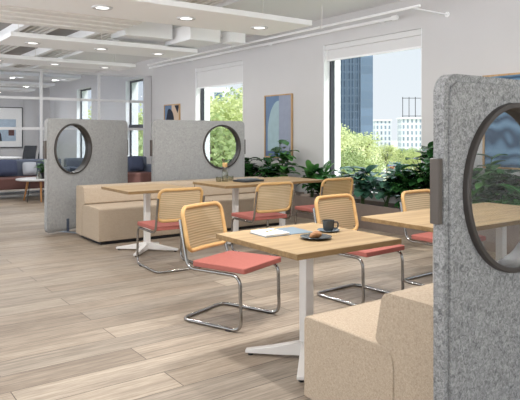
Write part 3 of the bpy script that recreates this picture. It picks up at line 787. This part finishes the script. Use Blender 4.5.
# ------------------------------------------------------------------ planters and plants
def planter(y0, y1, label):
    t = thing('planter_box', label, 'planter', (6.45, (y0+y1)/2, 0), 0, 'long brown planter boxes')
    h = (y1-y0)/2
    bm = bmesh.new(); a, zt = .225, .35
    for (p, q, r, s) in ((-a, -a+.02, -h, h), (a-.02, a, -h, h), (-a+.02, a-.02, -h, -h+.02), (-a+.02, a-.02, h-.02, h)): box(bm, p, q, r, s, 0, zt)
    obj('box', bm, M['planter'], t)
    bm = bmesh.new(); box(bm, -a+.021, a-.021, -h+.021, h-.021, .02, .30); obj('soil', bm, M['soil'], t)
planter(1.2, 4.48, 'long brown planter box at the wall under the blue wave print')
planter(4.5, 7.76, 'long brown planter box under the large window')
planter(7.95, 9.95, 'brown planter box behind the far tables under the arch picture')

def leaf(bm, base, dirv, L, W, droop, fold=.25, nseg=5):
    d = Vector(dirv).normalized(); side = d.cross(Vector((0, 0, 1)))
    side = side.normalized() if side.length > .05 else Vector((random.uniform(-1, 1), random.uniform(-1, 1), 0)).normalized()
    up = side.cross(d).normalized(); prev = None; p = Vector(base)
    cur = d.copy()
    for k in range(nseg+1):
        s = k/nseg; w = W*(math.sin(PI*min(1, s*.93+.05))**.75)*(1 if s < .98 else .05)*.5
        a, b, c = p+side*w+up*fold*w, p.copy(), p-side*w+up*fold*w
        row = [bm.verts.new(v) for v in (a, b, c)]
        if prev:
            bm.faces.new((prev[0], prev[1], row[1], row[0])); bm.faces.new((prev[1], prev[2], row[2], row[1]))
        prev = row
        p = p+cur*(L/nseg); cur = (cur+Vector((0, 0, -droop/nseg))).normalized(); up = side.cross(cur).normalized()

def plant(x, y, z, kind, H, spread, n, mat, label, group='leafy plants in the planters'):
    t = thing('potted_plant' if z < .3 else 'leafy_plant', label, 'plant', (x, y, z), 0, group)
    fb = bmesh.new(); sb = bmesh.new()
    ns = {'broad': 5, 'paddle': 8, 'bush': 9, 'fern': 1}[kind]
    for s in range(ns):
        a = random.uniform(0, 2*PI); q = random.uniform(.35, 1)*spread*.6
        hh = H*random.uniform(.55, 1)
        if kind == 'fern': break
        top = Vector((min(q*math.cos(a), .16), q*math.sin(a)*1.3, hh))
        mid = Vector((top.x*.35, top.y*.35, hh*.55))
        tube(sb, [(random.uniform(-.03, .03), random.uniform(-.03, .03), 0), mid, top], [.009, .007, .004], 5)
        if kind == 'paddle':
            dv = Vector((math.cos(a)*.45, math.sin(a)*.6, 1)); leaf(fb, top-Vector((0, 0, .02)), dv, H*random.uniform(.45, .6), H*.2, .9)
        else:
            m = n//ns
            for k in range(m):
                f = random.uniform(.3, 1); base = Vector((0, 0, 0)).lerp(mid, f*2) if f < .5 else mid.lerp(top, (f-.5)*2)
                b = random.uniform(0, 2*PI); el = random.uniform(-.05, .8)
                Lf = (.235 if kind == 'broad' else .14)*random.uniform(.75, 1.3)
                leaf(fb, base, (math.cos(b), math.sin(b), el), Lf, Lf*.62, random.uniform(.5, 1.3))
    if kind == 'fern':
        for k in range(n):
            a = random.uniform(0, 2*PI); el = random.uniform(.5, 1.6); Lf = H*random.uniform(.8, 1.15)
            d = Vector((math.cos(a)*.6, math.sin(a), el)).normalized(); p = Vector((0, 0, 0)); pts = [p.copy()]
            for j in range(9):
                p = p+d*(Lf/9); d = (d+Vector((0, 0, -.12))).normalized(); pts.append(p.copy())
                if j > 1:
                    sd = d.cross(Vector((0, 0, 1))).normalized()
                    for sg in (-1, 1): leaf(fb, p, sd*sg+d*.5, Lf*.30*(1.15-j/9), Lf*.075, .5, .1, 3)
            tube(sb, pts, .004, 4)
    for b_ in (fb, sb):
        for v in b_.verts:
            if v.co.x > .24 and z < .33: v.co.x = .24-.25*(v.co.x-.24)
    obj('leaves', fb, mat, t, True); obj('stems', sb, M['stem'], t, True)
    return t
ZP = .302
A, B, Cc = M['leaf_a'], M['leaf_b'], M['leaf_c']
PLANTS = [
    (6.43, 9.60, 'broad', .62, .40, 80, A, 'dark leafed plant, farthest along under the arch picture'),
    (6.43, 9.10, 'broad', .60, .42, 80, A, 'dark broad leafed plant below the arch picture\'s left side'),
    (6.40, 8.62, 'broad', .55, .40, 80, A, 'low dark plant filling the gap under the arch picture'),
    (6.43, 8.20, 'broad', .98, .34, 50, B, 'tall broad leafed plant reaching up over the arch picture\'s corner'),
    (6.45, 7.50, 'paddle', .50, .40, 12, B, 'upright paddle leafed plant left of the large window'),
    (6.38, 7.20, 'broad', .50, .40, 80, A, 'low dark plant at the foot of the upright paddle leafed plant'),
    (6.42, 6.72, 'bush', .58, .42, 150, B, 'small leafed bush behind the chair nearest the planter'),
    (6.42, 6.30, 'broad', .62, .42, 80, Cc, 'plant with sky sheen tinted leaves at the left of the large window'),
    (6.42, 5.85, 'broad', .70, .44, 110, Cc, 'dense bush with sky sheen tinted leaves in the middle of the large window'),
    (6.40, 5.42, 'broad', .62, .42, 100, A, 'dark broad leafed plant under the large window\'s right half'),
    (6.43, 5.08, 'broad', .92, .34, 100, A, 'tall dark plant rising beside the large window\'s right jamb'),
    (6.43, 4.72, 'broad', .85, .36, 90, A, 'dark plant hidden mostly behind the near screen\'s edge'),
    (6.40, 4.22, 'broad', .80, .5, 110, B, 'big leafy plant below the blue wave print, left in the round window'),
    (6.42, 3.78, 'broad', .70, .40, 120, A, 'broad leafed plant below the blue wave print'),
    (6.40, 3.35, 'fern', .74, .5, 40, A, 'feathery fern at the right in the near round window'),
    (6.40, 2.75, 'bush', .65, .42, 90, A, 'leafy bush at the right end of the planter box'),
]
for a in PLANTS: plant(a[0], a[1], ZP, *a[2:])
t = plant(3.53, 12.42, .4552, 'bush', .40, .20, 54, B, 'small leafy plant in a black pot on the coffee table', 'table plants')
bm = bmesh.new(); lathe(bm, [(0, 0), (.06, 0), (.085, .12), (.08, .12), (.075, .10), (0, .10)], 20); obj('pot', bm, M['black'], t, True)

# ------------------------------------------------------------------ outside
GZ = -12.
struct('ground', bx(8, 900, -300, 900, GZ-.5, GZ), M['ground'])
CAMH = 1.36
F = 597.; ang = math.atan2(430, 597); sn, cs = math.sin(ang), math.cos(ang)
def out(px, d):   # world point of a bearing (px column of the photo) at depth d, on the ground
    r = (px-260)/F*d; return Vector((r*cs+d*sn, -r*sn+d*cs, GZ))
def ztop(py, d): return CAMH+(134-py)*d/F
def tree_mesh(seed, H, R0, nblob, nleaf):
    rnd = random.Random(seed); fb = bmesh.new(); sb = bmesh.new()
    tube(sb, [(0, 0, 0), (.1, .05, H*.35), (.05, .1, H*.6)], [H*.022, H*.016, H*.009], 7)
    cents = []
    for k in range(nblob):
        a = rnd.uniform(0, 2*PI); q = R0*math.sqrt(rnd.random())*.8; z = H*(.40+.5*rnd.random()*(1-.4*q/R0))
        c = Vector((q*math.cos(a), q*math.sin(a), z)); cents.append((c, R0*rnd.uniform(.22, .38)))
        tube(sb, [(.05, .05, H*rnd.uniform(.3, .5)), c*.5+Vector((0, 0, H*.25)), c], [H*.008, H*.005, H*.003], 5)
    for k in range(nleaf):
        c, r = cents[k % nblob]
        v = Vector((rnd.gauss(0, 1), rnd.gauss(0, 1), rnd.gauss(0, .75))).normalized()*r*rnd.uniform(.55, 1.05)
        p = c+v; u = Vector((rnd.gauss(0, 1), rnd.gauss(0, 1), rnd.gauss(0, .6))).normalized(); w = u.orthogonal().normalized()
        s = rnd.uniform(.08, .16)*H/14
        q = [bm_v for bm_v in (fb.verts.new(p-u*s), fb.verts.new(p+w*s*.6), fb.verts.new(p+u*s), fb.verts.new(p-w*s*.6))]
        fb.faces.new(q)
    return fb, sb
protos = {}
def tree(px, d, topy, kind, label, group='street trees outside the windows'):
    H = ztop(topy, d)-GZ; base = 14.
    key = kind
    if key not in protos:
        t = thing('street_tree', label, 'tree', (0, 0, 0), 0, group)
        fb, sb = tree_mesh({'a': 3, 'b': 11, 'c': 23}[kind], base, 4.0, 46, 12000)
        obj('crown', fb, M['tree_'+kind], t); obj('trunk', sb, M['bark'], t, True)
        protos[key] = t
    else: t = dup(protos[key], (0, 0, 0), 0, label, group)
    t.location = out(px, d); s = H/(base*.98); t.scale = (s, s, s); t.rotation_euler = (0, 0, random.uniform(0, 6)); return t
TA = 'yellow green tree among those below the blue tower'
TB = 'green tree beyond the street, below the white apartment blocks'
TR = 'street tree outside, hidden past the right jamb of the large window'
TC = 'tree filling the tall window behind the far centre screen'
for px, d, ty, k, l in (
    (338, 66, 108, 'a', 'tallest yellow green tree in the large window, against the blue tower'),
    (350, 54, 139, 'b', TA), (352, 82, 124, 'a', TA), (330, 53, 130, 'b', TA), (344, 96, 114, 'b', TA),
    (387, 172, 139, 'a', TB), (415, 165, 143, 'b', 'green tree at the right edge of the large window'), (404, 185, 144, 'b', TB), (396, 215, 146, 'a', TB),
    (432, 60, 126, 'a', TR), (450, 84, 128, 'b', TR), (474, 62, 120, 'a', TR), (500, 80, 126, 'b', TR),
    (228, 26, 74, 'b', TC), (204, 37, 60, 'a', TC), (240, 48, 62, 'a', TC), (212, 60, 66, 'b', TC),
    (147, 34, 74, 'b', 'tree seen through the glass partition\'s right window'),
    (90, 40, 78, 'a', 'tree seen in the farthest window at left'),
): tree(px, d, ty, k, l, 'trees outside: '+('tower' if l is TA else 'apartments' if l is TB else 'past the jamb' if l is TR else 'far centre window' if l is TC else 'single'))
# road and cars
p0, p1 = out(455, 235), out(330, 235); q1, q0 = out(330, 205), out(455, 205)
bm = bmesh.new(); prism(bm, [(v.x, v.y) for v in (p0, p1, q1, q0)], 'Z', GZ, GZ+.05); struct('road', bm, M['road'])
def car(px, d, mat, label):
    t = thing('car', label, 'car', out(px, d)+Vector((0, 0, .05)), R(-36), 'cars on the street')
    bm = bmesh.new(); prism(bm, fil2([(-2.2, .3), (-2.2, .85), (-1.5, .95), (-.9, 1.42), (.7, 1.42), (1.3, .95), (2.2, .8), (2.2, .3)], [.1]*8, 3), 'Y', -.85, .85); obj('body', bm, mat, t, bevel=.05)
    bm = bmesh.new(); prism(bm, [(-1.3, .97), (-.86, 1.34), (.66, 1.34), (1.08, .97)], 'Y', -.87, .87); obj('windows', bm, M['black'], t)
    for x in (-1.35, 1.35):
        for y in (-.76, .76):
            bm = bmesh.new(); tube(bm, [(x, y-.1, .33), (x, y+.1, .33)], .33, 14); obj('wheel', bm, M['tyre'], t, True)
car(393, 222, M['car_red'], 'red car on the street beyond the trees')
car(401, 216, M['car_white'], 'white car on the street beyond the trees')
def building(name, px0, px1, d0, d1, topy, mats, label, base=None):
    a = out(px0, d0); b = out(px1, d1); zt = ztop(topy, (d0+d1)/2)
    u = (b-a); L = u.length; rz = math.atan2(u.y, u.x)
    t = thing(name, label, 'building', a, rz)
    D = L*.8
    obj('facade', bx(0, L, 0, D, 0, zt-GZ), mats[0], t) if False else None
    bm = bmesh.new(); box(bm, 0, L, 0, D, 0, zt-GZ); obj('walls', bm, mats[0], t)
    obj('roof', bx(-.4, L+.4, -.4, D+.4, zt-GZ, zt-GZ+.8), mats[1], t)
    return t, L, D, zt-GZ
# blue glass tower, corner towards us
c = out(360.5, 240); tz = ztop(-40, 240)-GZ
t = thing('office_tower', 'dark blue glass office tower in the large window', 'building', c, R(-8))
ux = Vector((cs, -sn, 0)); fw = Vector((sn, cs, 0))
t.rotation_euler = (0, 0, math.atan2(ux.y, ux.x))
# local x along the right facade, local y away from us
bm = bmesh.new(); box(bm, 0, 5.0, 0, 6, 0, tz); obj('side_wing', bm, M['tower_b'], t)
bm = bmesh.new(); box(bm, -9.5, -.01, .6, 14, 0, tz); obj('glass_facade', bm, M['tower_a'], t)
bm = bmesh.new()
for k in range(9): box(bm, -9.3+k*1.08, -9.15+k*1.08, .25, .595, 0, tz)
obj('vertical_fin', bm, M['tower_b'], t)
obj('roof', bx(-9.5, 5.0, 0, 14, tz+.01, tz+2), M['tower_b'], t)
building('apartment_block', 375.5, 391, 330, 330, 121, (M['apart'], M['white']), 'pale apartment block just right of the blue tower')
t, L, D, h = building('apartment_block', 401.5, 424, 310, 310, 119, (M['apart'], M['white']), 'white apartment block under the rooftop frame')
bm = bmesh.new()
for k in range(4):
    x = .9+k*(L-1.8)/3*1.0; box(bm, x-.14, x+.14, 1, 1.3, h+.8, h+11.5)
for z in (h+1.6, h+10.9): box(bm, .6, L-.6, 1, 1.3, z-.14, z+.14)
obj('rooftop_frame', bm, M['black'], t)
building('white_building', 196, 226, 120, 120, 92, (M['apart2'], M['white']), 'white building behind the trees in the window of the far screen')
building('white_building', 228, 250, 90, 90, 108, (M['apart2'], M['white']), 'lower white building behind the trees, right in the far window')
b = out(396, 205); o = obj('hoarding', bx(-3.4, 3.4, -.15, .15, 0, 4.2), M['blue_panel'], None); tag(o, 'blue hoarding on the street beyond the trees', 'hoarding'); o.location = out(399, 238); o.rotation_euler = (0, 0, R(-36)); o.scale = (1.4, 1, 1.7)

# ------------------------------------------------------------------ light
w = bpy.data.worlds.new('World'); bpy.context.scene.world = w; w.use_nodes = True
nt = w.node_tree; bg = nt.nodes['Background']
tc = nt.nodes.new('ShaderNodeTexCoord'); sp = nt.nodes.new('ShaderNodeSeparateXYZ'); rp = nt.nodes.new('ShaderNodeValToRGB')
mr = nt.nodes.new('ShaderNodeMapRange'); mr.inputs['From Min'].default_value = -1; mr.inputs['From Max'].default_value = 1
e = rp.color_ramp.elements
e[0].position = 0; e[0].color = (5.8, 5.95, 6.2, 1); e[1].position = .9; e[1].color = (3.4, 3.7, 4.1, 1)
for q, cl in ((.44, (5.8, 5.95, 6.2, 1)), (.49, (1.36, 1.42, 1.46, 1)), (.57, (1.28, 1.37, 1.43, 1)), (.66, (2.4, 2.6, 2.8, 1))):
    x = e.new(q); x.color = cl
nt.links.new(tc.outputs['Generated'], sp.inputs[0]); nt.links.new(sp.outputs['Z'], mr.inputs['Value']); nt.links.new(mr.outputs['Result'], rp.inputs['Fac']); nt.links.new(rp.outputs['Color'], bg.inputs['Color'])
bg.inputs['Strength'].default_value = 1.0
sd = bpy.data.lights.new('sun', 'SUN'); sd.energy = 6; sd.angle = R(1.5); sd.color = (1, .95, .86)
so = bpy.data.objects.new('sun', sd); C.objects.link(so)
dirv = Vector((-.38, .58, -.72)); so.rotation_euler = dirv.to_track_quat('-Z', 'Y').to_euler()

# ------------------------------------------------------------------ camera
cd = bpy.data.cameras.new('camera'); co = bpy.data.objects.new('camera', cd); C.objects.link(co)
cd.sensor_width = 36; cd.lens = F/520*36; cd.shift_y = -66/520; cd.clip_end = 2000; cd.clip_start = .05
co.location = (0, 0, CAMH); co.rotation_euler = (R(90), 0, -ang)
sc = bpy.context.scene; sc.camera = co
sc.view_settings.view_transform = 'Standard'; sc.view_settings.look = 'None'; sc.view_settings.gamma = 1; sc.view_settings.exposure = 0.04
sc.view_settings.use_curve_mapping = False
sc.cycles.max_bounces = 10; sc.cycles.diffuse_bounces = 5; sc.cycles.transparent_max_bounces = 16
